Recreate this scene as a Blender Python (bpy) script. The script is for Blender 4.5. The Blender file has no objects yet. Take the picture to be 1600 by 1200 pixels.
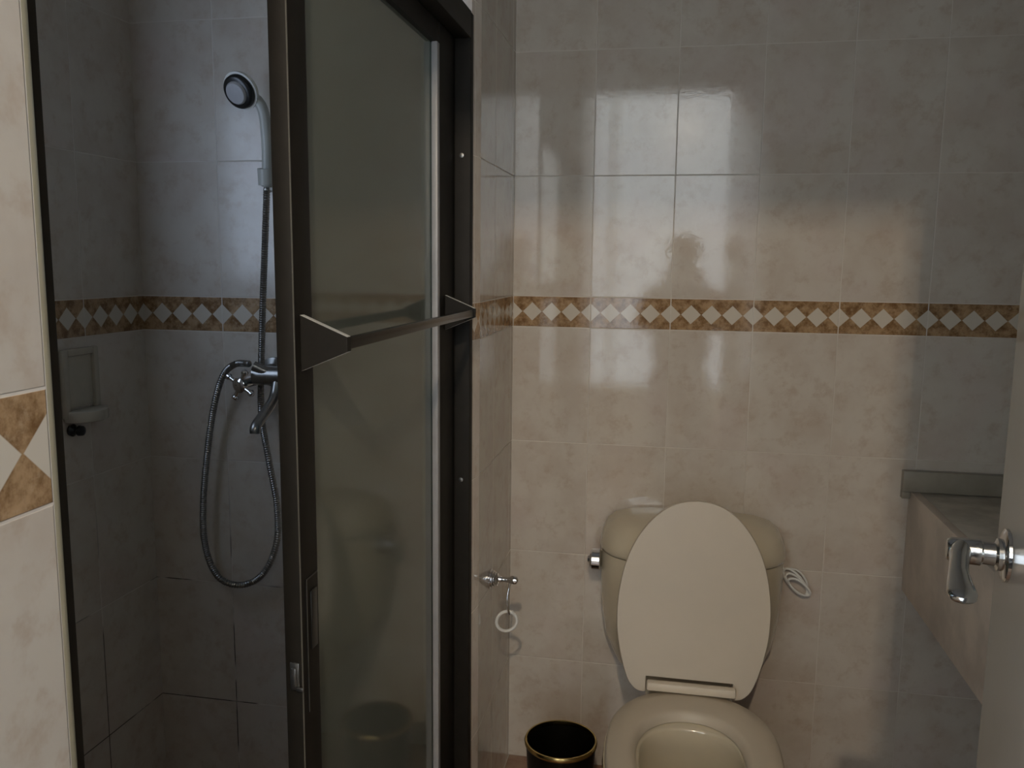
import bpy, bmesh, math, random
from mathutils import Vector, Matrix
random.seed(4)
PI = math.pi
sc = bpy.context.scene
COL = sc.collection

# ---------------------------------------------------------------- camera
F, PIT, YAW, ROLL = 1336.77, .1416, .1848, .0107
CAMP = Vector((0, -2.178, 1.3575))
fw = Vector((-math.sin(YAW)*math.cos(PIT), math.cos(YAW)*math.cos(PIT), -math.sin(PIT)))
rt = Vector((math.cos(YAW), math.sin(YAW), 0)); up = rt.cross(fw)
r2 = rt*math.cos(ROLL)+up*math.sin(ROLL); u2 = -rt*math.sin(ROLL)+up*math.cos(ROLL)
cd = bpy.data.cameras.new('camera'); cam = bpy.data.objects.new('camera', cd); COL.objects.link(cam)
cd.sensor_width = 36; cd.lens = F/1600*36; cd.clip_start = .01
cam.matrix_world = Matrix(((r2.x, u2.x, -fw.x, CAMP.x), (r2.y, u2.y, -fw.y, CAMP.y), (r2.z, u2.z, -fw.z, CAMP.z), (0, 0, 0, 1)))
sc.camera = cam
# ---------------------------------------------------------------- world, exposure
w = bpy.data.worlds.new('world'); sc.world = w; w.use_nodes = True
w.node_tree.nodes['Background'].inputs[0].default_value = (.62, .72, 1, 1)
w.node_tree.nodes['Background'].inputs[1].default_value = .3
sc.view_settings.view_transform = 'Standard'; sc.view_settings.look = 'None'
sc.view_settings.gamma = 1; sc.view_settings.exposure = 0
WINDOW_E = 3.25      # daylight behind the bedroom window
SHOWER_FILL_E = 4.6     # added glowing pane, cool fill light for the shower
LAMP_W = 162.0      # warm ceiling globe in the bedroom

# ---------------------------------------------------------------- helpers
def tag(o, label=None, cat=None, group=None, kind=None):
    if label: o['label'] = label
    if cat: o['category'] = cat
    if group: o['group'] = group
    if kind: o['kind'] = kind
    return o
def empty(name, loc, label, cat, group=None):
    o = bpy.data.objects.new(name, None); COL.objects.link(o); o.location = loc; o.empty_display_size = .05
    return tag(o, label, cat, group)
def obj(name, bm, m, parent=None, smooth=True, angle=40):
    me = bpy.data.meshes.new(name)
    bmesh.ops.recalc_face_normals(bm, faces=bm.faces)
    bm.to_mesh(me); bm.free()
    o = bpy.data.objects.new(name, me); COL.objects.link(o)
    if m: me.materials.append(m)
    if smooth:
        for p in me.polygons: p.use_smooth = True
        me.set_sharp_from_angle(angle=math.radians(angle))
    if parent:
        o.parent = parent
        top = parent
        off = Vector((0, 0, 0))
        while top: off += top.location; top = top.parent
        o.location = -off if parent.type == 'EMPTY' else Vector((0, 0, 0))
    return o
def BM(): return bmesh.new()
def box(bm, x0, x1, y0, y1, z0, z1, bev=0, seg=2):
    r = bmesh.ops.create_cube(bm, size=1)
    for v in r['verts']:
        v.co = Vector(((x0+x1)/2+v.co.x*(x1-x0), (y0+y1)/2+v.co.y*(y1-y0), (z0+z1)/2+v.co.z*(z1-z0)))
    if bev:
        es = list({e for v in r['verts'] for e in v.link_edges})
        bmesh.ops.bevel(bm, geom=es, offset=bev, segments=seg, affect='EDGES', profile=.5)
    return bm
def frame(d):
    d = Vector(d).normalized(); a = Vector((0, 0, 1)) if abs(d.z) < .9 else Vector((1, 0, 0))
    x = a.cross(d).normalized(); y = d.cross(x); return x, y, d
def rings(bm, R, cap0=True, cap1=True, close=False):
    vs = [[bm.verts.new(p) for p in r] for r in R]; n = len(vs[0])
    m = len(vs)
    for i in range(m if close else m-1):
        a, b = vs[i], vs[(i+1) % m]
        for j in range(n): bm.faces.new((a[j], a[(j+1) % n], b[(j+1) % n], b[j]))
    if not close:
        if cap0: bm.faces.new(vs[0][::-1])
        if cap1: bm.faces.new(vs[-1])
    return bm
def lathe(bm, o, d, prof, n=40, cap0=True, cap1=True, close=False):
    """prof: (distance along d, radius)"""
    x, y, z = frame(d); o = Vector(o)
    return rings(bm, [[o+z*h+(x*math.cos(2*PI*k/n)+y*math.sin(2*PI*k/n))*r for k in range(n)] for h, r in prof], cap0, cap1, close)
def cyl(bm, a, b, r, n=24, r1=None):
    a = Vector(a); b = Vector(b); L = (b-a).length
    return lathe(bm, a, b-a, [(0, r), (L, r if r1 is None else r1)], n)
def tube(bm, pts, r, n=12, closed=False, ribs=None):
    """tube along smooth points; ribs=(pitch, depth) gives a corrugated hose"""
    P = [Vector(p) for p in pts]
    if ribs:
        out = []; 
        for i in range(len(P)-1):
            k = max(1, int((P[i+1]-P[i]).length/(ribs[0]/2)))
            for j in range(k): out.append(P[i].lerp(P[i+1], j/k))
        out.append(P[-1]); P = out
    R = []; x = None
    for i, p in enumerate(P):
        if closed: d = P[(i+1) % len(P)]-P[i-1]
        else: d = P[min(i+1, len(P)-1)]-P[max(i-1, 0)]
        d.normalize()
        if x is None: x, y, _ = frame(d)
        else:
            x = (x-d*x.dot(d)).normalized(); y = d.cross(x)
        rr = r*(1-(ribs[1] if i % 2 else 0)) if ribs else r
        R.append([p+(x*math.cos(2*PI*k/n)+y*math.sin(2*PI*k/n))*rr for k in range(n)])
    return rings(bm, R, close=closed)
def spline(pts, sub=8, closed=False):
    P = [Vector(p) for p in pts]; n = len(P); out = []
    for i in range(n if closed else n-1):
        g = (lambda k: P[k % n]) if closed else (lambda k: P[max(0, min(n-1, k))])
        a, b, c, d = g(i-1), g(i), g(i+1), g(i+2)
        for s in range(sub):
            t = s/sub
            out.append(.5*((2*b)+(c-a)*t+(2*a-5*b+4*c-d)*t*t+(3*b-a-3*c+d)*t**3))
    if not closed: out.append(P[-1])
    return out
def prism(bm, poly, axis, a, b, bev=0):
    """poly 2D in the plane normal to axis ('x': (y,z), 'y': (x,z), 'z': (x,y))"""
    def mk(p, h): return Vector((h, p[0], p[1])) if axis == 'x' else Vector((p[0], h, p[1])) if axis == 'y' else Vector((p[0], p[1], h))
    n0 = len(bm.edges)
    A = [bm.verts.new(mk(p, a)) for p in poly]; B = [bm.verts.new(mk(p, b)) for p in poly]; n = len(poly)
    fs = [bm.faces.new(A[::-1]), bm.faces.new(B)]
    for i in range(n): fs.append(bm.faces.new((A[i], A[(i+1) % n], B[(i+1) % n], B[i])))
    if bev:
        es = list({e for f in fs for e in f.edges})
        bmesh.ops.bevel(bm, geom=es, offset=bev, segments=2, affect='EDGES', profile=.5)
    return bm

# ---------------------------------------------------------------- materials
class N:
    def __init__(s, name):
        s.m = bpy.data.materials.new(name); s.m.use_nodes = True; s.t = s.m.node_tree
        s.b = s.t.nodes['Principled BSDF']; s.out = s.t.nodes['Material Output']
    def n(s, typ, **kw):
        nd = s.t.nodes.new(typ)
        for k, v in kw.items(): setattr(nd, k, v)
        return nd
    def l(s, a, b): s.t.links.new(a, b)
    def set(s, nd, i, v):
        if isinstance(v, bpy.types.NodeSocket): s.l(v, nd.inputs[i])
        else: nd.inputs[i].default_value = v
    def M(s, op, a, b=0., c=None, clamp=False):
        nd = s.n('ShaderNodeMath', operation=op, use_clamp=clamp); s.set(nd, 0, a); s.set(nd, 1, b)
        if c is not None: s.set(nd, 2, c)
        return nd.outputs[0]
    def mix(s, f, a, b):
        nd = s.n('ShaderNodeMix', data_type='RGBA'); s.set(nd, 0, f)
        s.set(nd, 6, a if isinstance(a, bpy.types.NodeSocket) else (*a, 1)); s.set(nd, 7, b if isinstance(b, bpy.types.NodeSocket) else (*b, 1))
        return nd.outputs[2]
    def noise(s, vec, scale, detail=3, rough=.6):
        nd = s.n('ShaderNodeTexNoise'); s.set(nd, 'Vector', vec); nd.inputs['Scale'].default_value = scale
        nd.inputs['Detail'].default_value = detail; nd.inputs['Roughness'].default_value = rough
        return nd.outputs[0]
    def ramp(s, f, a, b):
        nd = s.n('ShaderNodeMapRange', interpolation_type='SMOOTHSTEP'); s.set(nd, 0, f); s.set(nd, 1, a); s.set(nd, 2, b)
        return nd.outputs[0]
    def bump(s, h, strength, dist=.001):
        nd = s.n('ShaderNodeBump'); s.set(nd, 'Height', h); nd.inputs['Strength'].default_value = strength; nd.inputs['Distance'].default_value = dist
        s.l(nd.outputs[0], s.b.inputs['Normal'])
def plain(name, col, rough=.5, metal=0, var=.06, scale=30, bump=0, coat=0, spec=None):
    q = N(name); geo = q.n('ShaderNodeTexCoord').outputs['Object']
    f = q.noise(geo, scale, 4)
    c2 = tuple(max(0, min(1, c*(1-var*2))) for c in col)
    q.l(q.mix(q.ramp(f, .3, .7), c2, col), q.b.inputs['Base Color'])
    q.b.inputs['Roughness'].default_value = rough; q.b.inputs['Metallic'].default_value = metal
    q.b.inputs['Coat Weight'].default_value = coat; q.b.inputs['Coat Roughness'].default_value = .08
    if spec is not None: q.b.inputs['Specular IOR Level'].default_value = spec
    if bump: q.bump(q.noise(geo, scale*6, 2), bump)
    return q.m

BT, BB, TH, TW = 1.272, 1.193, .30, .20          # border top/bottom height, tile height/width
def tile_mat(name, ax, u0, dark_low=False, band=True, rough=.055, tint=None):
    q = N(name); g = q.n('ShaderNodeNewGeometry').outputs['Position']
    s = q.n('ShaderNodeSeparateXYZ'); q.l(g, s.inputs[0])
    U = s.outputs[0] if ax == 'x' else s.outputs[1]; V = s.outputs[2]
    u = q.M('DIVIDE', q.M('SUBTRACT', U, u0), TW)
    fu = q.M('FRACT', u); du = q.M('MULTIPLY', q.M('MINIMUM', fu, q.M('SUBTRACT', 1, fu)), TW)
    upv = q.M('GREATER_THAN', V, (BT+BB)/2)
    va = q.M('DIVIDE', q.M('SUBTRACT', V, BT), TH); vb = q.M('DIVIDE', q.M('SUBTRACT', BB, V), TH)
    v = q.M('ADD', q.M('MULTIPLY', va, upv), q.M('MULTIPLY', vb, q.M('SUBTRACT', 1, upv)))
    fv = q.M('FRACT', v); dv = q.M('MULTIPLY', q.M('MINIMUM', fv, q.M('SUBTRACT', 1, fv)), TH)
    inb = q.M('MULTIPLY', q.M('LESS_THAN', V, BT), q.M('GREATER_THAN', V, BB))
    dv2 = q.M('ADD', q.M('MULTIPLY', dv, q.M('SUBTRACT', 1, inb)), q.M('MULTIPLY', inb, q.M('MINIMUM', q.M('ABSOLUTE', q.M('SUBTRACT', V, BT)), q.M('ABSOLUTE', q.M('SUBTRACT', V, BB)))))
    d = q.M('MINIMUM', du, dv2)
    grout = q.M('SUBTRACT', 1, q.ramp(d, .0007, .0017))
    # per tile variation
    cid = q.n('ShaderNodeCombineXYZ'); q.l(q.M('FLOOR', u), cid.inputs[0]); q.l(q.M('ADD', q.M('FLOOR', v), q.M('MULTIPLY', upv, 17)), cid.inputs[1])
    wn = q.n('ShaderNodeTexWhiteNoise'); q.l(cid.outputs[0], wn.inputs['Vector'])
    off = q.n('ShaderNodeVectorMath', operation='MULTIPLY_ADD'); q.l(wn.outputs['Color'], off.inputs[0]); off.inputs[1].default_value = (9, 9, 9); q.l(g, off.inputs[2])
    P = off.outputs[0]
    n1 = q.noise(P, 9, 4, .6); n2 = q.noise(P, 26, 4, .65); n3 = q.noise(P, 5, 2, .5)
    c = q.mix(q.ramp(n1, .38, .68), (.625, .575, .50), (.56, .495, .42))
    c = q.mix(q.M('MULTIPLY', q.ramp(n2, .48, .74), .62), c, (.47, .375, .29))
    c = q.mix(q.M('MULTIPLY', q.ramp(n3, .5, .7), .30), c, (.60, .50, .46))
    c = q.mix(q.M('MULTIPLY', wn.outputs['Value'], .10), c, (.42, .37, .31))
    if band:
        b1 = q.noise(g, 38, 4, .7); b2 = q.noise(g, 85, 4, .7)
        br = q.mix(q.ramp(b1, .35, .65), (.19, .105, .045), (.44, .29, .16))
        br = q.mix(q.M('MULTIPLY', q.ramp(b2, .5, .75), .5), br, (.52, .40, .27))
        a = q.M('MULTIPLY', q.M('ABSOLUTE', q.M('SUBTRACT', q.M('FRACT', q.M('ADD', q.M('MULTIPLY', u, 4), .5)), .5)), 2)
        b = q.M('DIVIDE', q.M('ABSOLUTE', q.M('SUBTRACT', V, (BT+BB)/2)), .0245)
        dia = q.M('SUBTRACT', 1, q.ramp(q.M('ADD', a, b), .93, 1.0))
        br = q.mix(dia, br, (.63, .575, .485))
        c = q.mix(inb, c, br)
    gc = q.mix(q.M('MULTIPLY', q.ramp(q.noise(g, 3.2, 3), .40, .62), q.M('SUBTRACT', 1, q.M('MULTIPLY', upv, .65))), (.66, .61, .54), (.585, .53, .455))
    if dark_low:
        low = q.M('MULTIPLY', q.M('SUBTRACT', 1, q.ramp(V, .55, .95)), q.ramp(q.noise(g, 6, 3), .38, .5))
        gc = q.mix(low, gc, (.05, .04, .03))
    cc = q.mix(grout, c, gc)
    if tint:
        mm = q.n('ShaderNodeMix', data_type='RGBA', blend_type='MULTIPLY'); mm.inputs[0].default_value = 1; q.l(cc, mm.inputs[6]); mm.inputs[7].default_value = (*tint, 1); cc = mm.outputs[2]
    q.l(cc, q.b.inputs['Base Color'])
    q.l(q.M('ADD', rough, q.M('MULTIPLY', grout, .6)), q.b.inputs['Roughness'])
    h = q.M('ADD', q.M('MULTIPLY', q.M('SUBTRACT', 1, grout), 1.0), q.M('MULTIPLY', q.noise(g, 90, 3, .6), .16))
    q.bump(h, .5, .0012)
    q.b.inputs['IOR'].default_value = 1.52
    return q.m

MT_back = tile_mat('tile_back', 'x', -.406)
MT_side = tile_mat('tile_side', 'y', -.435)
MT_near = tile_mat('tile_near', 'y', -1.684, tint=(1.06, 1.15, 1.30))  # cool daylight on the near wall is put into this tint
MT_trim = tile_mat('tile_trim', 'y', -.425, tint=(1.42, 1.42, 1.46))  # lighter tint stands in for an edge face turned towards the light
MT_sback = tile_mat('tile_shower_back', 'x', -1.008, True, rough=.22, tint=(1.0, 1.03, 1.08))
MT_sleft = tile_mat('tile_shower_left', 'y', -.58, True, rough=.22, tint=(1.0, 1.03, 1.08))
MT_right = tile_mat('tile_right', 'y', 0)
M_paint = plain('wall_paint', (.62, .58, .52), .6)
M_ceil = plain('ceiling_paint', (.7, .69, .66), .8)
M_bed = plain('bedroom_paint', (.68, .64, .56), .8)
M_bronze = plain('bronze_aluminium', (.014, .012, .009), .6, .0, .1, 40, 0, 0, .25)
M_bronze2 = plain('bronze_handle', (.075, .068, .058), .26, .75, .05, 40)
M_edge = plain('polished_edge', (.80, .82, .79), .30, .15, .02)
M_chrome = plain('chrome', (.72, .73, .75), .10, 1, .02)
M_dullchrome = plain('dull_chrome', (.31, .31, .30), .34, 1, .08, 60)
M_seal = plain('clear_seal', (.34, .34, .35), .35, 0, .05)
M_ceramic = plain('beige_ceramic', (.63, .56, .42), .10, 0, .03, 8, 0, .6)
M_plastic = plain('beige_plastic', (.58, .51, .405), .42, 0, .02, 8)
M_white = plain('white_plastic', (.78, .78, .74), .35, 0, .03)
M_grip = plain('grey_white_plastic', (.44, .45, .42), .35, 0, .03)
M_black = plain('black_plastic', (.012, .012, .012), .3, 0, .0)
M_wood = plain('beige_apron', (.76, .665, .575), .45, 0, .12, 9)
M_top = plain('brown_worktop', (.74, .69, .60), .25, 0, .12, 14)
M_splash = plain('backsplash', (.33, .295, .235), .3, 0, .1, 12)
M_door = plain('cream_door_paint', (.78, .75, .685), .13, 0, .03, 5)
M_bin = plain('dark_bin_metal', (.02, .018, .012), .3, .8, .1)
M_brass = plain('brass', (.55, .40, .16), .22, 1, .05)
M_soap = plain('soap_dish_ceramic', (.50, .47, .40), .15, 0, .04)
def floor_mat():
    q = N('floor_tile'); g = q.n('ShaderNodeNewGeometry').outputs['Position']
    s = q.n('ShaderNodeSeparateXYZ'); q.l(g, s.inputs[0])
    ds = []
    for o, off in ((0, .406), (1, 0)):
        f = q.M('FRACT', q.M('DIVIDE', q.M('ADD', s.outputs[o], off+6), .30)); ds.append(q.M('MULTIPLY', q.M('MINIMUM', f, q.M('SUBTRACT', 1, f)), .3))
    gr = q.M('SUBTRACT', 1, q.ramp(q.M('MINIMUM', *ds), .002, .0035))
    c = q.mix(q.ramp(q.noise(g, 12, 4), .35, .65), (.26, .15, .10), (.34, .22, .15))
    q.l(q.mix(gr, c, (.45, .40, .34)), q.b.inputs['Base Color']); q.b.inputs['Roughness'].default_value = .25
    q.bump(q.M('SUBTRACT', 1, gr), .4, .001); return q.m
M_floor = floor_mat()
def glass_mat(name, tint, scum, scumcol=(.30, .33, .29), rough=.01):
    q = N(name); t = q.t; t.nodes.remove(q.b)
    tr = q.n('ShaderNodeBsdfTransparent'); tr.inputs[0].default_value = (*tint, 1)
    gl = q.n('ShaderNodeBsdfGlossy'); gl.inputs[0].default_value = (.95, .97, .95, 1); gl.inputs['Roughness'].default_value = rough
    df = q.n('ShaderNodeBsdfDiffuse'); df.inputs[0].default_value = (*scumcol, 1)
    fr = q.n('ShaderNodeFresnel'); fr.inputs[0].default_value = 1.5
    m1 = q.n('ShaderNodeMixShader'); m2 = q.n('ShaderNodeMixShader')
    co = q.n('ShaderNodeTexCoord').outputs['Object']
    f = q.M('MULTIPLY', q.M('ADD', .40, q.M('MULTIPLY', q.noise(co, 3, 3), .16)), scum)
    q.l(f, m1.inputs[0]); q.l(tr.outputs[0], m1.inputs[1]); q.l(df.outputs[0], m1.inputs[2])
    q.l(fr.outputs[0], m2.inputs[0]); q.l(m1.outputs[0], m2.inputs[1]); q.l(gl.outputs[0], m2.inputs[2])
    q.l(m2.outputs[0], q.out.inputs[0]); return q.m
M_glass_door = glass_mat('soapy_green_glass', (.60, .67, .62), .60, (.52, .57, .50), .085)
def emit(name, col, e):
    q = N(name); q.b.inputs['Base Color'].default_value = (*[min(1, c) for c in col], 1)
    q.b.inputs['Emission Color'].default_value = (*col, 1); q.b.inputs['Emission Strength'].default_value = e
    q.b.inputs['Roughness'].default_value = .3; return q.m
def water_mat():
    q = N('toilet_water'); q.b.inputs['Base Color'].default_value = (.75, .78, .72, 1); q.b.inputs['Roughness'].default_value = .02
    q.b.inputs['Transmission Weight'].default_value = .9; q.b.inputs['IOR'].default_value = 1.33; return q.m

# ---------------------------------------------------------------- structure
XC, SB, XS, JT = -.406, .383, -1.206, .447     # side plane, shower back depth, shower left x, jamb depth
CEIL, YD = 2.6, -1.95                          # ceiling, doorway plane
def struct(name, bm, m, smooth=False):
    return tag(obj(name, bm, m, smooth=smooth), kind='structure')
b = BM(); box(b, -1.4, 1.25, -2.05, .12, -.1, 0); struct('floor', b, M_floor)
b = BM(); box(b, -1.4, 1.25, -2.05, .12, CEIL, CEIL+.1); struct('ceiling', b, M_ceil)
b = BM(); box(b, XC, 1.2, 0, .12, 0, CEIL); struct('wall_back', b, MT_back)
b = BM(); box(b, 1.1, 1.2, -2.05, 0, 0, CEIL); struct('wall_right', b, MT_right)
# return wall from the corner out to the shower jamb, as a solid block
b = BM(); box(b, -.49, XC, -.387, .12, 0, CEIL); struct('wall_left', b, MT_side)
b = BM(); box(b, -1.4, -.49, -SB, .12, 0, CEIL); struct('wall_shower_back', b, MT_sback)
b = BM()
dx = lambda t: XS-.03*(t-SB)
prism(b, [(dx(SB), -SB), (-1.4, -SB), (-1.4, -2.05), (dx(2.05), -2.05)], 'z', 0, CEIL); struct('wall_shower_left', b, MT_sleft)
# small frosted window added to the shower side wall, unseen, for cool fill
b = BM(); wx = dx(1.0)
for y in (-1.20, -.80): box(b, wx-.004, wx+.012, y-.015, y+.015, 1.28, 1.82)
for z in (1.28, 1.79): box(b, wx-.0035, wx+.011, -1.213, -.787, z, z+.03)
w2 = struct('added_window', b, M_white)
b = BM(); box(b, wx-.003, wx+.005, -1.19, -.81, 1.30, 1.80); obj('window_pane', b, emit('added_fill_pane', (.62, .76, 1.0), SHOWER_FILL_E), w2)
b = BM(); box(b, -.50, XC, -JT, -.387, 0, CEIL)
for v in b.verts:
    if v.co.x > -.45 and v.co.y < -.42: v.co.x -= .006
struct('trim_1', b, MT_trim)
# near piece of the left wall, with a rounded ceramic edge
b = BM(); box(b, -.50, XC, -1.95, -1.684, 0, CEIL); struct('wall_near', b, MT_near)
b = BM()
pr = [(-.50, -1.684), (XC, -1.684)]+[(XC-.010+.010*math.cos(a*PI/12), -1.684+.013*math.sin(a*PI/12)) for a in range(1, 7)]+[(-.50, -1.671)]
prism(b, pr, 'z', 0, CEIL); struct('trim_2', b, plain('glazed_edge', (.56, .56, .45), .15, 0, .04, 12), True)
b = BM(); box(b, dx(2.0)-.05, -.50, -2.05, -1.684, 0, CEIL); struct('wall_shower_front', b, MT_sleft)
b = BM(); box(b, -.50, XC-.004, -1.671, -JT, 0, .10, .004); struct('trim_3', b, MT_side)
# doorway wall
b = BM()
box(b, .27, 1.1, -2.05, YD, 0, CEIL); box(b, -.40, .27, -2.05, YD, 2.15, CEIL)
struct('wall_front', b, M_paint)
b = BM(); box(b, -.412, -.392, -2.07, -1.93, 0, 2.16, .003); box(b, .25, .275, -2.07, -1.945, 0, 2.16, .003); box(b, -.40, .27, -2.07, -1.93, 2.14, 2.165, .003)
struct('trim_4', b, M_door)
# bedroom beyond the doorway
b = BM(); box(b, -2.2, 2.4, -4.1, -2.05, -.1, 0); struct('floor_bedroom', b, plain('bedroom_floor', (.30, .22, .16), .5))
b = BM(); box(b, -2.2, 2.4, -4.1, -2.05, CEIL, CEIL+.1); struct('ceiling_bedroom', b, M_ceil)
b = BM(); box(b, -2.3, -2.2, -4.1, -2.05, 0, CEIL); struct('wall_bedroom_left', b, M_bed)
b = BM(); box(b, 2.4, 2.5, -4.1, -2.05, 0, CEIL); struct('wall_bedroom_right', b, M_bed)
b = BM(); box(b, -2.3, -.50, -2.15, -2.05, 0, CEIL); box(b, 1.2, 2.4, -2.15, -2.05, 0, CEIL); struct('wall_bedroom_near', b, M_bed)
WX0, WX1, WZ0, WZ1 = -1.9, 1.0, .45, 2.54
b = BM()
box(b, -2.3, WX0, -4.1, -4.0, 0, CEIL); box(b, WX1, 2.5, -4.1, -4.0, 0, CEIL); box(b, WX0, WX1, -4.1, -4.0, 0, WZ0); box(b, WX0, WX1, -4.1, -4.0, WZ1, CEIL)
struct('wall_bedroom_far', b, M_bed)
b = BM()
for x in (WX0, (WX0+WX1)/2-.02, WX1-.04): box(b, x, x+.04, -4.07, -4.01, WZ0, WZ1)
for z in (WZ0, WZ1-.04): box(b, WX0, WX1, -4.068, -4.012, z, z+.04)
wf = struct('window_1', b, M_white)
b = BM(); box(b, WX0+.02, WX1-.02, -4.055, -4.045, WZ0+.02, WZ1-.02)
obj('window_pane', b, emit('daylit_pane', (.80, .90, 1.0), WINDOW_E), wf)

# ---------------------------------------------------------------- shower screen
OX = XC-.030                                    # room-side face of the door frame
scr = empty('shower_screen', (-.45, -1.05, .10), 'dark bronze framed glass shower screen with hinged door between the tiled walls', 'shower screen')
b = BM()
box(b, -.465, XC-.002, -.473, -JT-.0005, .10, 1.84, .0015)
box(b, -.470, -.440, -.500, -.473, .10, 1.84, .001)
jm = obj('jamb', b, M_bronze, scr)
b = BM()
for z in (.903, 1.567):
    b = BM(); lathe(b, (-.426, -.4735, z), (0, -1, 0), [(0, .005), (.0015, .0048), (.002, .002)], 16); obj('screw', b, M_dullchrome, jm)
b = BM(); box(b, -.462, XC-.012, -1.6705, -1.655, .10, 1.84, .0015); j2 = obj('jamb', b, M_bronze, scr)
b = BM(); box(b, -.470, XC-.001, -1.655, -.473, 1.79, 1.841, .002); obj('top_rail', b, M_bronze, scr)
b = BM(); box(b, -.470, XC-.006, -1.655, -.473, .101, .135, .002); obj('bottom_rail', b, M_bronze, scr)
# door leaf
b = BM()
box(b, OX-.023, OX, -1.240, -1.188, .138, 1.788, .0012); box(b, OX-.026, OX, -.600, -.503, .138, 1.788, .0015)
box(b, OX-.024, OX-.002, -1.188, -.600, .138, .18); box(b, OX-.024, OX-.002, -1.188, -.600, 1.75, 1.788)
dl = obj('door', b, M_bronze, scr)
b = BM(); box(b, OX-.016, OX-.011, -1.187, -.601, .181, 1.749); obj('glass_pane', b, M_glass_door, dl)
b = BM(); box(b, OX-.010, OX+.002, -.622, -.606, .18, 1.75, .002); tag(obj('edge_seal', b, M_seal, dl), 'pale vertical strip down the glass')
b = BM(); box(b, OX-.0006, OX+.0010, -1.2412, -1.2398, .139, 1.787); obj('highlight_strip', b, plain('highlight_grey', (.10, .095, .08), .5), dl)  # thin paler strip painting in the highlight along the stile corner
# triangular bar handle
hz = 1.259; ap = XC+.030
for y0, y1 in ((-1.225, -1.213), (-.566, -.554)):
    b = BM(); prism(b, [(OX+.0002, hz+.034), (ap, hz+.009), (ap, hz-.009), (OX+.0002, hz-.034)], 'y', y0, y1, .0012)
    hb = obj('handle_bracket', b, M_bronze, dl, False); hb.data.materials.append(M_edge)
    for p in hb.data.polygons:
        if abs(p.normal.z) > .4: p.material_index = 1
b = BM(); box(b, ap-.012, ap-.002, -1.2128, -.5662, hz-.007, hz+.007, .0015); obj('handle_bar', b, M_bronze2, dl)
# recessed pull and latch on the stiles
b = BM(); box(b, OX, OX+.0012, -1.2265, -1.2245, .79, .965); box(b, OX, OX+.0012, -1.2265, -1.192, .963, .965); box(b, OX, OX+.002, -1.214, -1.196, .868, .945, .0008)
obj('pull_recess', b, M_black, dl)
b = BM(); box(b, OX+.0012, OX+.0020, -1.2268, -1.2258, .79, .965); obj('pull_edge', b, M_dullchrome, dl)
b = BM(); box(b, OX-.016, OX-.004, -1.2425, -1.2401, .826, .862, .0005); box(b, OX-.013, OX-.007, -1.246, -1.2426, .832, .856, .0008); box(b, OX-.0075, OX+.002, -1.245, -1.2426, .826, .831, .0005)
obj('latch', b, M_dullchrome, dl)

# ---------------------------------------------------------------- shower fittings
mx = empty('shower_mixer', (-.85, -.383, 1.10), 'old chrome two handle shower mixer on the tiled shower back wall', 'tap')
b = BM(); cyl(b, (-.90, -.445, 1.105), (-.74, -.445, 1.105), .021, 28)
for x in (-.885, -.755): lathe(b, (x, -.3835, 1.105), (0, -1, 0), [(0, .034), (.006, .033), (.012, .020), (.062, .017)], 28)
obj('mixer_body', b, M_dullchrome, mx)
for x, z, a0 in ((-.917, 1.088, .25), (-.735, 1.088, .6)):
    b = BM(); d = Vector((-.25 if x < -.85 else .25, -1, -.12)).normalized(); o = Vector((x, -.452, z))
    lathe(b, o, d, [(-.02, .013), (.012, .012), (.016, .017), (.026, .017), (.031, .012), (.032, .003)], 24)
    X, Y, Z = frame(d)
    for k in range(4):
        a = a0+PI/4+k*PI/2; e = X*math.cos(a)+Y*math.sin(a); c = o+Z*.021
        cyl(b, c+e*.012, c+e*.030, .0048, 12, .0055)
        lathe(b, c+e*.028, e, [(0, .005), (.003, .0078), (.008, .0078), (.011, .004)], 14)
    obj('cross_handle', b, M_chrome, mx)
b = BM(); tube(b, spline([(-.845, -.45, 1.10), (-.845, -.47, 1.06), (-.842, -.52, 1.035), (-.842, -.56, 1.015), (-.842, -.565, 1.0)], 6), .011, 16); obj('spout', b, M_dullchrome, mx)
b = BM(); cyl(b, (-.865, -.452, 1.112), (-.895, -.462, 1.128), .011, 20); obj('hose_outlet', b, M_dullchrome, mx)

hs = empty('hand_shower', (-.87, -.45, 1.6), 'white hand shower with black ringed face and ribbed metal hose', 'shower head')
nrm = Vector((-.20, -.86, -.47)).normalized(); hc = Vector((-.898, -.475, 1.702))
b = BM(); lathe(b, hc, nrm, [(-.022, .010), (-.020, .026), (-.012, .037), (-.003, .0405), (.0, .0400)], 48)
rg = obj('head_shell', b, M_white, hs)
b = BM(); lathe(b, hc, nrm, [(.0, .0355), (.008, .0345), (.010, .0325), (.0115, .028)], 48); obj('black_ring', b, M_black, rg)
b = BM(); lathe(b, hc, nrm, [(.008, .024), (.015, .0235), (.018, .021), (.019, .004)], 48); obj('spray_face', b, plain('spray_face_grey', (.45, .45, .47), .3), rg)
b = BM(); tube(b, spline([hc-nrm*.010, (-.862, -.455, 1.676), (-.857, -.445, 1.62), (-.860, -.438, 1.56), (-.866, -.431, 1.512)], 6), .0115, 16); obj('shower_handle', b, M_grip, hs)
hose = [(-.866, -.431, 1.518), (-.872, -.425, 1.47), (-.882, -.42, 1.365), (-.891, -.425, 1.196), (-.896, -.43, 1.024), (-.886, -.42, .906), (-.870, -.42, .803), (-.874, -.42, .712), (-.911, -.42, .636), (-.968, -.42, .606), (-1.024, -.42, .623), (-1.053, -.42, .699), (-1.052, -.42, .807), (-1.033, -.42, .944), (-1.010, -.425, 1.04), (-.982, -.432, 1.103), (-.945, -.445, 1.128), (-.905, -.459, 1.131)]
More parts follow.
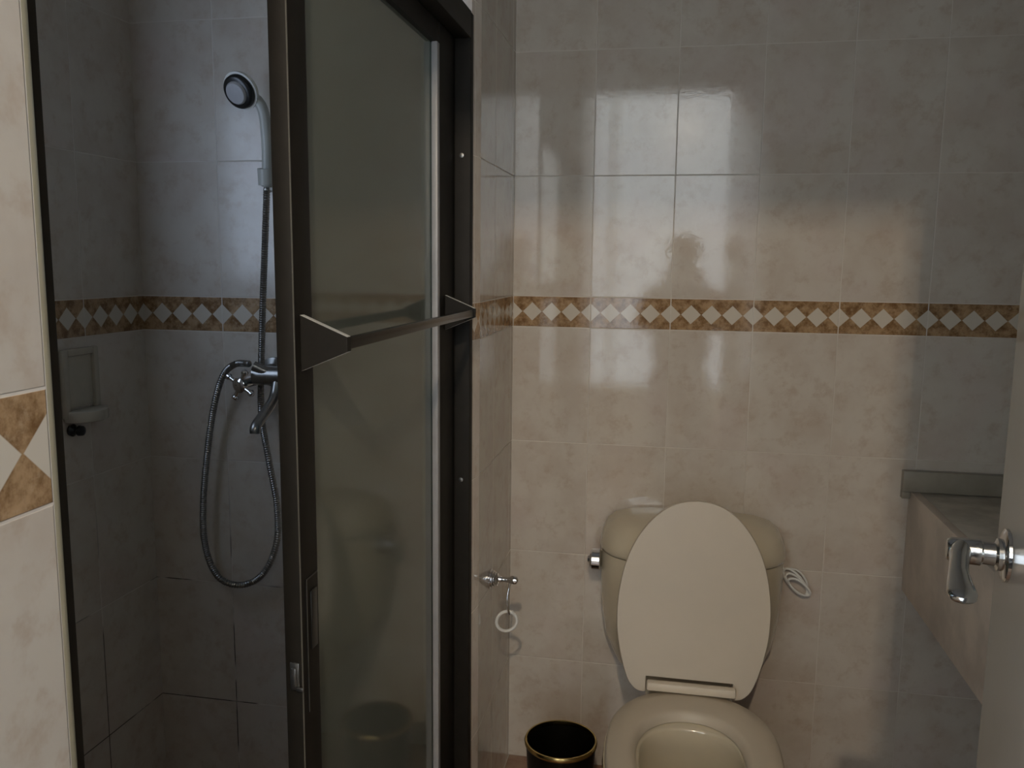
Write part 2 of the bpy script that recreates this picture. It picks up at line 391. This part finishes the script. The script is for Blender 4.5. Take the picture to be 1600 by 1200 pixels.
b = BM(); tube(b, spline(hose, 10), .0078, 14, ribs=(.0045, .16)); obj('hose', b, M_dullchrome, hs)
hd = empty('shower_bracket', (-.868, -.383, 1.53), 'small white wall bracket holding the hand shower', 'bracket')
b = BM(); box(b, -.890, -.845, -.400, -.3835, 1.505, 1.555, .004); 
obj('wall_plate', b, M_grip, hd)
b = BM(); lathe(b, (-.8645, -.4345, 1.515), (.07, -.15, 1), [(0, .0140), (0, .0175), (.034, .0185), (.034, .0150)], 24, False, False, True)
box(b, -.872, -.857, -.419, -.399, 1.52, 1.545, .002); obj('clip', b, M_grip, hd)

sd = empty('soap_dish', (-1.213, -.61, 1.03), 'pale ceramic soap dish set in the tiled shower side wall', 'soap dish')
b = BM(); x0 = dx(.61)+.0005
# frame with hollow, then a lip
box(b, x0, x0+.012, -.665, -.650, 1.03, 1.172, .003); box(b, x0, x0+.012, -.572, -.557, 1.03, 1.172, .003); box(b, x0, x0+.012, -.650, -.572, 1.157, 1.172, .003); box(b, x0, x0+.004, -.650, -.572, 1.05, 1.157)
obj('frame', b, M_soap, sd)
b = BM(); n = 14; pts = [(-.66, x0)]+[(-.611-.05*math.cos(PI*k/n), x0+.010+.045*math.sin(PI*k/n)) for k in range(n+1)]+[(-.562, x0)]
prism(b, [(p[1], p[0]) for p in pts], 'z', 1.022, 1.045, .003); obj('tray', b, M_soap, sd)
sk = BM(); lathe(sk, (dx(.641)+.0008, -.641, 1.004), (1, 0, 0), [(0, .012), (.006, .013), (.012, .006), (.016, .006), (.02, .011), (.028, .010), (.031, .004)], 20)
tag(obj('hook_knob', sk, M_black, None), 'small dark knob on the shower side wall just below the soap dish', 'hook')

# ---------------------------------------------------------------- toilet
TX = .068
def sup(cx, cy, a, bf, bb, z, n=56, e=2.3, rot=0):
    """egg ring: half width a, front extent bf, back extent bb"""
    out = []
    for k in range(n):
        t = 2*PI*k/n; c, s = math.cos(t), math.sin(t)
        x = a*math.copysign(abs(c)**(2/e), c); y = math.copysign(abs(s)**(2/e), s); y = y*(bb if y > 0 else bf)
        out.append(Vector((cx+x, cy+y, z)))
    return out
toi = empty('toilet', (TX, -.45, 0), 'beige ceramic toilet with raised seat lid against the tiled back wall', 'toilet')
cy = -.55
b = BM()
R = [sup(TX, -.45, .105, .23, .17, .001), sup(TX, -.45, .108, .235, .175, .02), sup(TX, -.44, .095, .20, .16, .10), sup(TX, -.46, .11, .22, .18, .20), sup(TX, -.50, .150, .26, .22, .30), sup(TX, cy, .172, .245, .21, .355), sup(TX, cy, .176, .250, .215, .375), sup(TX, cy, .174, .248, .213, .388)]
R += [sup(TX, cy-.005, .106, .19, .104, .388), sup(TX, cy-.005, .102, .186, .099, .382), sup(TX, cy-.005, .106, .185, .103, .355), sup(TX, cy, .102, .165, .098, .30), sup(TX, cy+.01, .085, .12, .085, .235), sup(TX, cy+.01, .06, .07, .06, .20)]
rings(b, R, True, True); obj('bowl', b, M_ceramic, toi, angle=60)
b = BM(); box(b, TX-.10, TX+.10, -.345, -.03, .24, .375, .02, 3); obj('rear_deck', b, M_ceramic, toi)
b = BM(); b.faces.new([b.verts.new(p) for p in sup(TX, cy+.005, .072, .09, .07, .216)]); bmesh.ops.solidify(b, geom=b.faces[:], thickness=.002); obj('water', b, water_mat(), toi)
# seat ring
def seat_out(z, d=0): return [Vector(p) for p in sup(TX+.002, -.560, .172-d, .245-d, .222-d, z, 72, 2.45)]
def seat_in(z, d=0): return [Vector(p) for p in sup(TX-.003, -.575, .106+d, .17+d, .137+d, z, 72, 2.15)]
b = BM(); rings(b, [seat_out(.390, .006), seat_out(.393), seat_out(.405), seat_out(.411, .006), seat_out(.414, .03), seat_in(.414, .015), seat_in(.409, .003), seat_in(.393), seat_in(.390, .004)], close=True)
obj('seat', b, M_plastic, toi, angle=60)
# tank: widths and depth against height
def shield(z, hw, d, n=60):
    out = []
    for k in range(n+1):
        t = PI*k/n; c, s = math.cos(t), math.sin(t)
        out.append(Vector((TX-.002+hw*math.copysign(abs(c)**.62, c), -.012-d*abs(s)**.62, z)))
    return out
b = BM()
R = [shield(z, hw, d) for z, hw, d in ((.312, .135, .10), (.318, .152, .115), (.35, .183, .130), (.42, .211, .155), (.50, .223, .172), (.58, .226, .180), (.634, .226, .185), (.6465, .224, .184))]
rings(b, R); tk = obj('tank', b, M_ceramic, toi, angle=60)
b = BM()
R = [shield(z, hw, d) for z, hw, d in ((.648, .222, .184), (.6505, .228, .190), (.658, .229, .192), (.682, .224, .188), (.705, .212, .172), (.722, .190, .145), (.733, .150, .105), (.737, .10, .06))]
rings(b, R); obj('tank_lid', b, M_ceramic, toi, angle=60)
b = BM(); lathe(b, (TX-.2235, -.10, .618), (-1, 0, 0), [(0, .023), (.003, .0265), (.022, .0265), (.027, .022), (.028, .010), (.033, .009), (.034, .003)], 32); obj('flush_knob', b, M_chrome, toi)
# raised lid
pa = Vector((0, -.335, .405)); pdir = Vector((0, .100, .415)).normalized(); pn = Vector((1, 0, 0)).cross(pdir).normalized()   # pn faces the room
if pn.y > 0: pn = -pn
half = [(.0, .4300), (.034, .4255), (.066, .4125), (.095, .390), (.120, .360), (.140, .326), (.156, .284), (.166, .236), (.1705, .185), (.168, .130), (.158, .078), (.146, .040), (.134, .014), (.118, -.001), (.104, -.0045), (.0975, -.004)]
def lidpt(x, s, off): 
    x2 = x+(s-.2)*.022; return Vector((TX+.001+x2, pa.y, pa.z))+pdir*(s+x*.045*0)+pn*off
sm = [Vector((p[0], p[1], 0)) for p in half]; sm = spline(sm, 4); 
outl = [(p.x, p.y) for p in sm]+[(.0975, .030)]
full = [(-x, s) for x, s in reversed(outl[1:])]+[(x, s) for x, s in outl]
b = BM()
n = len(full); cxm = sum(p[0] for p in full)/n; cym = .2
def shr(p, k): 
    v = Vector((p[0]-0, p[1]-.2)); return (v.x*(1-k), .2+v.y*(1-k) if p[1] > .05 else p[1])
layers = [[lidpt(*shr(p, .03), -.022) for p in full], [lidpt(*shr(p, .0), -.016) for p in full], [lidpt(*p, -.004) for p in full], [lidpt(*shr(p, .012), 0) for p in full]]
rings(b, layers); obj('lid', b, M_plastic, toi, angle=50)
b = BM(); 
prism(b, [(TX+.001-.0965, .4145), (TX+.001+.0965, .4145), (TX+.001+.0965, .434), (TX+.001-.0965, .434)], 'y', -.360, -.340, .004)
obj('hinge', b, plain('hinge_plastic', (.74, .66, .54), .4, 0, .02), toi)
# cord hanging beside the tank
cc = BM()
for q in range(3):
    c = Vector((.328+.004*q, -.014-.006*q, .566-.004*q)); pts = []
    for k in range(28):
        a = 2*PI*k/28; l, s_ = .042-.005*q, .017-.002*q; ang = -.85+.12*q
        X, Z = l*math.cos(a), s_*math.sin(a)
        pts.append(c+Vector((X*math.cos(ang)-Z*math.sin(ang), .002*math.sin(3*a+q), X*math.sin(ang)+Z*math.cos(ang))))
    tube(cc, pts, .0028, 8, closed=True)
tube(cc, spline([(.350, -.02, .532), (.358, -.015, .545), (.352, -.012, .575), (.330, -.012, .597), (.300, -.012, .598)], 5), .0028, 8)
tag(obj('cord_coil', cc, M_white), 'small coil of white cord hanging on the tiles to the right of the toilet tank', 'cord')

# ---------------------------------------------------------------- bin
bn = empty('waste_bin', (-.222, -.318, 0), 'small dark metal waste bin with a brass rim on the floor left of the toilet', 'bin')
b = BM(); lathe(b, (-.222, -.318, .001), (0, 0, 1), [(0, .066), (.243, .082), (.243, .0795), (.004, .0635)], 56, True, True); obj('bin_body', b, M_bin, bn)
b = BM(); lathe(b, (-.222, -.318, .24), (0, 0, 1), [(0, .0822), (.003, .0850), (.008, .0855), (.012, .0835), (.012, .0800), (.004, .0785), (0, .0795)], 64, close=True); obj('rim', b, M_brass, bn)

# ---------------------------------------------------------------- hook with ring
hk = empty('wall_hook', (XC, -.27, .612), 'chrome wall hook with flared base on the return wall beside the shower', 'hook')
b = BM(); lathe(b, (XC+.0005, -.27, .611), (1, 0, 0), [(0, .024), (.004, .024), (.006, .020), (.009, .021), (.011, .017), (.014, .018), (.016, .014), (.019, .0145), (.022, .009)], 36); obj('wall_flange', b, M_chrome, hk)
b = BM(); lathe(b, (XC+.020, -.27, .612), (1, 0, 0), [(0, .008), (.012, .0055), (.022, .0065), (.028, .0065), (.030, .0080), (.034, .0098), (.040, .0104), (.046, .0088), (.049, .003)], 28); obj('arm', b, M_chrome, hk)
b = BM(); tube(b, spline([(-.356, -.27, .606), (-.359, -.272, .590), (-.361, -.279, .570), (-.360, -.281, .550), (-.357, -.276, .532), (-.355, -.268, .526), (-.353, -.262, .531)], 6), .0028, 12); obj('wire_hook', b, M_chrome, hk)
b = BM(); c = Vector((-.3635, -.270, .5085)); pts = []
tlt = .35
rr = [c+Vector((math.cos(2*PI*k/48)*.0245*math.cos(tlt), math.cos(2*PI*k/48)*.0245*math.sin(tlt), math.sin(2*PI*k/48)*.0245)) for k in range(48)]
tube(b, rr, .0038, 12, closed=True)
tag(obj('plastic_ring', b, M_white), 'white plastic ring hanging from the chrome wall hook', 'ring')

# ---------------------------------------------------------------- vanity counter
vn = empty('vanity_counter', (.84, -.7, .80), 'beige brown vanity counter with deep apron along the right wall', 'counter')
b = BM(); box(b, .584, 1.0995, -1.50, -.0005, .790, .816, .002); obj('worktop', b, M_top, vn)
b = BM(); box(b, .582, .602, -1.50, -.0005, .563, .8165, .0012); obj('apron', b, M_wood, vn)
b = BM(); box(b, .562, 1.0995, -.022, -.0005, .8165, .868, .002); box(b, .562, .5805, -.022, -.0005, .80, .8165, .001); obj('backsplash', b, M_splash, vn)

# ---------------------------------------------------------------- open door with lever handle
DA = math.radians(10.0); fx, fy = .3545, -1.20
ddir = Vector((-math.sin(DA), -math.cos(DA), 0)); dn = Vector((-math.cos(DA), math.sin(DA), 0))   # toward hinge, toward the room's left
def dpt(s, o, z): return Vector((fx, fy, 0))+ddir*s+dn*o+Vector((0, 0, z))
def dbox(bm, s0, s1, o0, o1, z0, z1, bev=0):
    tmp = bmesh.new(); box(tmp, s0, s1, o0, o1, z0, z1, bev)
    me = bpy.data.meshes.new('t')
    for v in tmp.verts: v.co = dpt(v.co.x, v.co.y, v.co.z)
    tmp.to_mesh(me); bm.from_mesh(me); tmp.free(); bpy.data.meshes.remove(me)
b = BM(); dbox(b, 0, .735, -.04, 0, .008, 2.12, .003)
dr = tag(obj('door_1', b, M_door), kind='structure')
lz = 1.067; ls = .062
b = BM(); lathe(b, dpt(ls, .0003, lz), dn, [(0, .0275), (.003, .0270), (.005, .024), (.006, .015)], 40)
obj('rosette', b, M_chrome, dr)
b = BM(); lathe(b, dpt(ls, .005, lz), dn, [(0, .0165), (.005, .0165), (.007, .012), (.018, .0115), (.020, .0135), (.047, .0130), (.051, .010)], 32)
Rr = []
for s, o, dz, a, c_ in ((-.007, .044, 0, .006, .009), (-.002, .044, 0, .0105, .0125), (.010, .0445, 0, .0110, .0125), (.03, .0475, -.004, .0090, .0105), (.05, .050, -.009, .0095, .0085), (.070, .0505, -.013, .0120, .0070), (.086, .0505, -.016, .0135, .0062), (.096, .0505, -.017, .0115, .0055), (.101, .0505, -.017, .004, .003)):
    cc_ = dpt(ls+s, o, lz+dz); Rr.append([cc_+dn*(a*math.cos(2*PI*k/24))+Vector((0, 0, c_*math.sin(2*PI*k/24))) for k in range(24)])
rings(b, Rr); obj('lever_handle', b, plain('satin_chrome', (.60, .61, .61), .16, 1, .03), dr)

# ---------------------------------------------------------------- bedroom lamp
lp = empty('ceiling_lamp', (.045, -3.0, CEIL), 'small glowing bare bulb on the ceiling of the room behind the doorway', 'lamp')
b = BM(); cyl(b, (.045, -3.0, CEIL-.0005), (.045, -3.0, CEIL-.03), .06, 32); obj('lamp_base', b, M_white, lp)
b = BM(); lathe(b, (.045, -3.0, CEIL-.030), (0, 0, -1), [(0, .012), (.09, .012), (.092, .016), (.112, .016), (.114, .012)], 24); obj('socket', b, M_white, lp)
b = BM(); bmesh.ops.create_uvsphere(b, u_segments=24, v_segments=12, radius=.014, matrix=Matrix.Translation((.045, -3.0, CEIL-.160))); obj('bulb', b, emit('warm_bulb', (1.0, .80, .58), 8), lp)
ld = bpy.data.lights.new('bulb_light', 'POINT'); ld.energy = LAMP_W; ld.color = (1.0, .80, .58); ld.shadow_soft_size = .018
lo = bpy.data.objects.new('bulb_light', ld); COL.objects.link(lo); lo.parent = lp; lo.location = (0, 0, -.160)

# ---------------------------------------------------------------- person taking the photograph, standing in the doorway
def skin_obj(name, nodes, edges, root, m, parent=None, sub=2):
    me = bpy.data.meshes.new(name); me.from_pydata([n[0] for n in nodes], edges, []); me.update()
    o = bpy.data.objects.new(name, me); COL.objects.link(o); me.materials.append(m)
    md = o.modifiers.new('skin', 'SKIN'); md.use_smooth_shade = True
    for i, nd in enumerate(nodes):
        r = nd[1]; me.skin_vertices[0].data[i].radius = r if isinstance(r, tuple) else (r, r)
    me.skin_vertices[0].data[root].use_root = True
    s = o.modifiers.new('sub', 'SUBSURF'); s.levels = sub; s.render_levels = sub
    if parent: o.parent = parent
    return o
PX, PY = .045, -2.46
def pp(x, y, z): return (PX+x, PY+y, z)
M_skin = plain('skin', (.42, .26, .18), .5); M_shirt = plain('dark_shirt', (.05, .05, .06), .85); M_jean = plain('dark_trousers', (.03, .035, .05), .9); M_hair = plain('dark_hair', (.012, .009, .007), .6)
nodes = [(pp(0, 0, .80), (.12, .085)), (pp(0, 0, .95), (.11, .075)), (pp(0, .01, 1.08), (.11, .070)), (pp(0, 0, 1.19), (.080, .055)), (pp(0, .005, 1.25), .048), (pp(0, .015, 1.31), .046),
  (pp(0, .03, 1.36), (.068, .080)), (pp(0, .025, 1.43), (.076, .092)), (pp(0, .01, 1.475), (.060, .075))]
edges = [(i, i+1) for i in range(8)]
def add(p, r, prev):
    nodes.append((p, r)); edges.append((prev, len(nodes)-1)); return len(nodes)-1
for s in (-1, 1):
    a = add(pp(.085*s, 0, .68), .068, 0); a = add(pp(.09*s, .01, .42), .055, a); a = add(pp(.09*s, -.01, .22), .048, a); a = add(pp(.09*s, -.01, .07), .035, a); a = add(pp(.095*s, .07, .035), (.035, .03), a); a = add(pp(.10*s, .13, .028), (.035, .024), a)
    a = add(pp(.150*s, 0, 1.185), .040, 3); a = add(pp(.205*s, .06, 1.02), .040, a); a = add(pp(.150*s, .15, 1.15), .034, a); h = add(pp(.085*s, .185, 1.275), .022, a); h = add(pp(.065*s, .185, 1.32), (.016, .030), h)
    for k in range(4):
        f0 = add(pp((.060-.003*k)*s, .205-.004*k, 1.345-.016*k), .0085, h); f1 = add(pp((.044-.002*k)*s, .228, 1.350-.016*k), .008, f0); add(pp((.026)*s, .228, 1.347-.016*k), .007, f1)
    t0 = add(pp(.060*s, .172, 1.30), .009, h); add(pp(.040*s, .180, 1.310), .008, t0)
per = skin_obj('person', nodes, edges, 0, M_skin)
tag(per, 'person in dark clothes holding a camera to the face, reflected in the wall tiles', 'person')
nd = [(pp(0, 0, .79), (.182, .142)), (pp(0, 0, .95), (.160, .125)), (pp(0, .01, 1.08), (.180, .132)), (pp(0, 0, 1.19), (.148, .112)), (pp(0, .005, 1.245), (.075, .072))]; ed = [(i, i+1) for i in range(4)]
for s in (-1, 1):
    k = len(nd); nd += [(pp(.155*s, 0, 1.185), .068), (pp(.208*s, .06, 1.02), .055), (pp(.160*s, .135, 1.128), .043)]; ed += [(3, k), (k, k+1), (k+1, k+2)]
skin_obj('shirt', nd, ed, 0, M_shirt, per)
nd = [(pp(0, 0, .76), (.172, .132)), (pp(0, 0, .90), (.158, .122))]; ed = [(0, 1)]
for s in (-1, 1):
    k = len(nd); nd += [(pp(.088*s, 0, .62), .092), (pp(.092*s, .01, .42), .070), (pp(.092*s, -.01, .09), .060)]; ed += [(0, k), (k, k+1), (k+1, k+2)]
skin_obj('trousers', nd, ed, 0, M_jean, per)
b = BM(); R = []
for k in range(9):
    th = k/8*PI*.66; R.append([Vector(pp(.092*math.sin(th+.02)*math.cos(a), -.012+.106*math.sin(th+.02)*math.sin(a)-.02*k/8, 1.425+.090*math.cos(th))) for a in [2*PI*j/28 for j in range(28)]])
for k in range(len(R)):
    for j in range(28):
        p = R[k][j]
        if p.y > PY+.05 and k > 3: p.y = PY+.05
rings(b, R); obj('hair', b, M_hair, per)
for s in (-1, 1):
    b = BM(); bmesh.ops.create_uvsphere(b, u_segments=12, v_segments=8, radius=.011, matrix=Matrix.Translation(pp(.028*s, .099, 1.405)))
    ey = obj('eye', b, M_white, per)
    b = BM(); lathe(b, pp(.028*s, .1085, 1.405), (0, 1, 0), [(0, .0062), (.0012, .0058), (.0022, .003)], 16); obj('iris', b, M_hair, ey)
b = BM(); rings(b, [[Vector(pp(x*w_, y_, z_)) for x in (-1, 0, 1)] for w_, y_, z_ in ((.006, .100, 1.40), (.012, .118, 1.375), (.014, .112, 1.362))]); obj('nose', b, M_skin, per)
b = BM(); box(b, PX-.020, PX+.020, PY+.095, PY+.104, 1.335, 1.343, .003); obj('mouth', b, plain('lips', (.35, .14, .12), .5), per)
b = BM(); box(b, PX-.046, PX+.046, PY+.194, PY+.214, 1.318, 1.372, .004); dc = tag(obj('digital_camera', b, M_black), 'small dark digital camera held up by the person in the doorway', 'camera')
b = BM(); lathe(b, (PX, PY+.214, 1.345), (0, 1, 0), [(0, .021), (.008, .021), (.009, .017), (.016, .016), (.017, .008)], 28); obj('lens', b, M_bronze, dc)
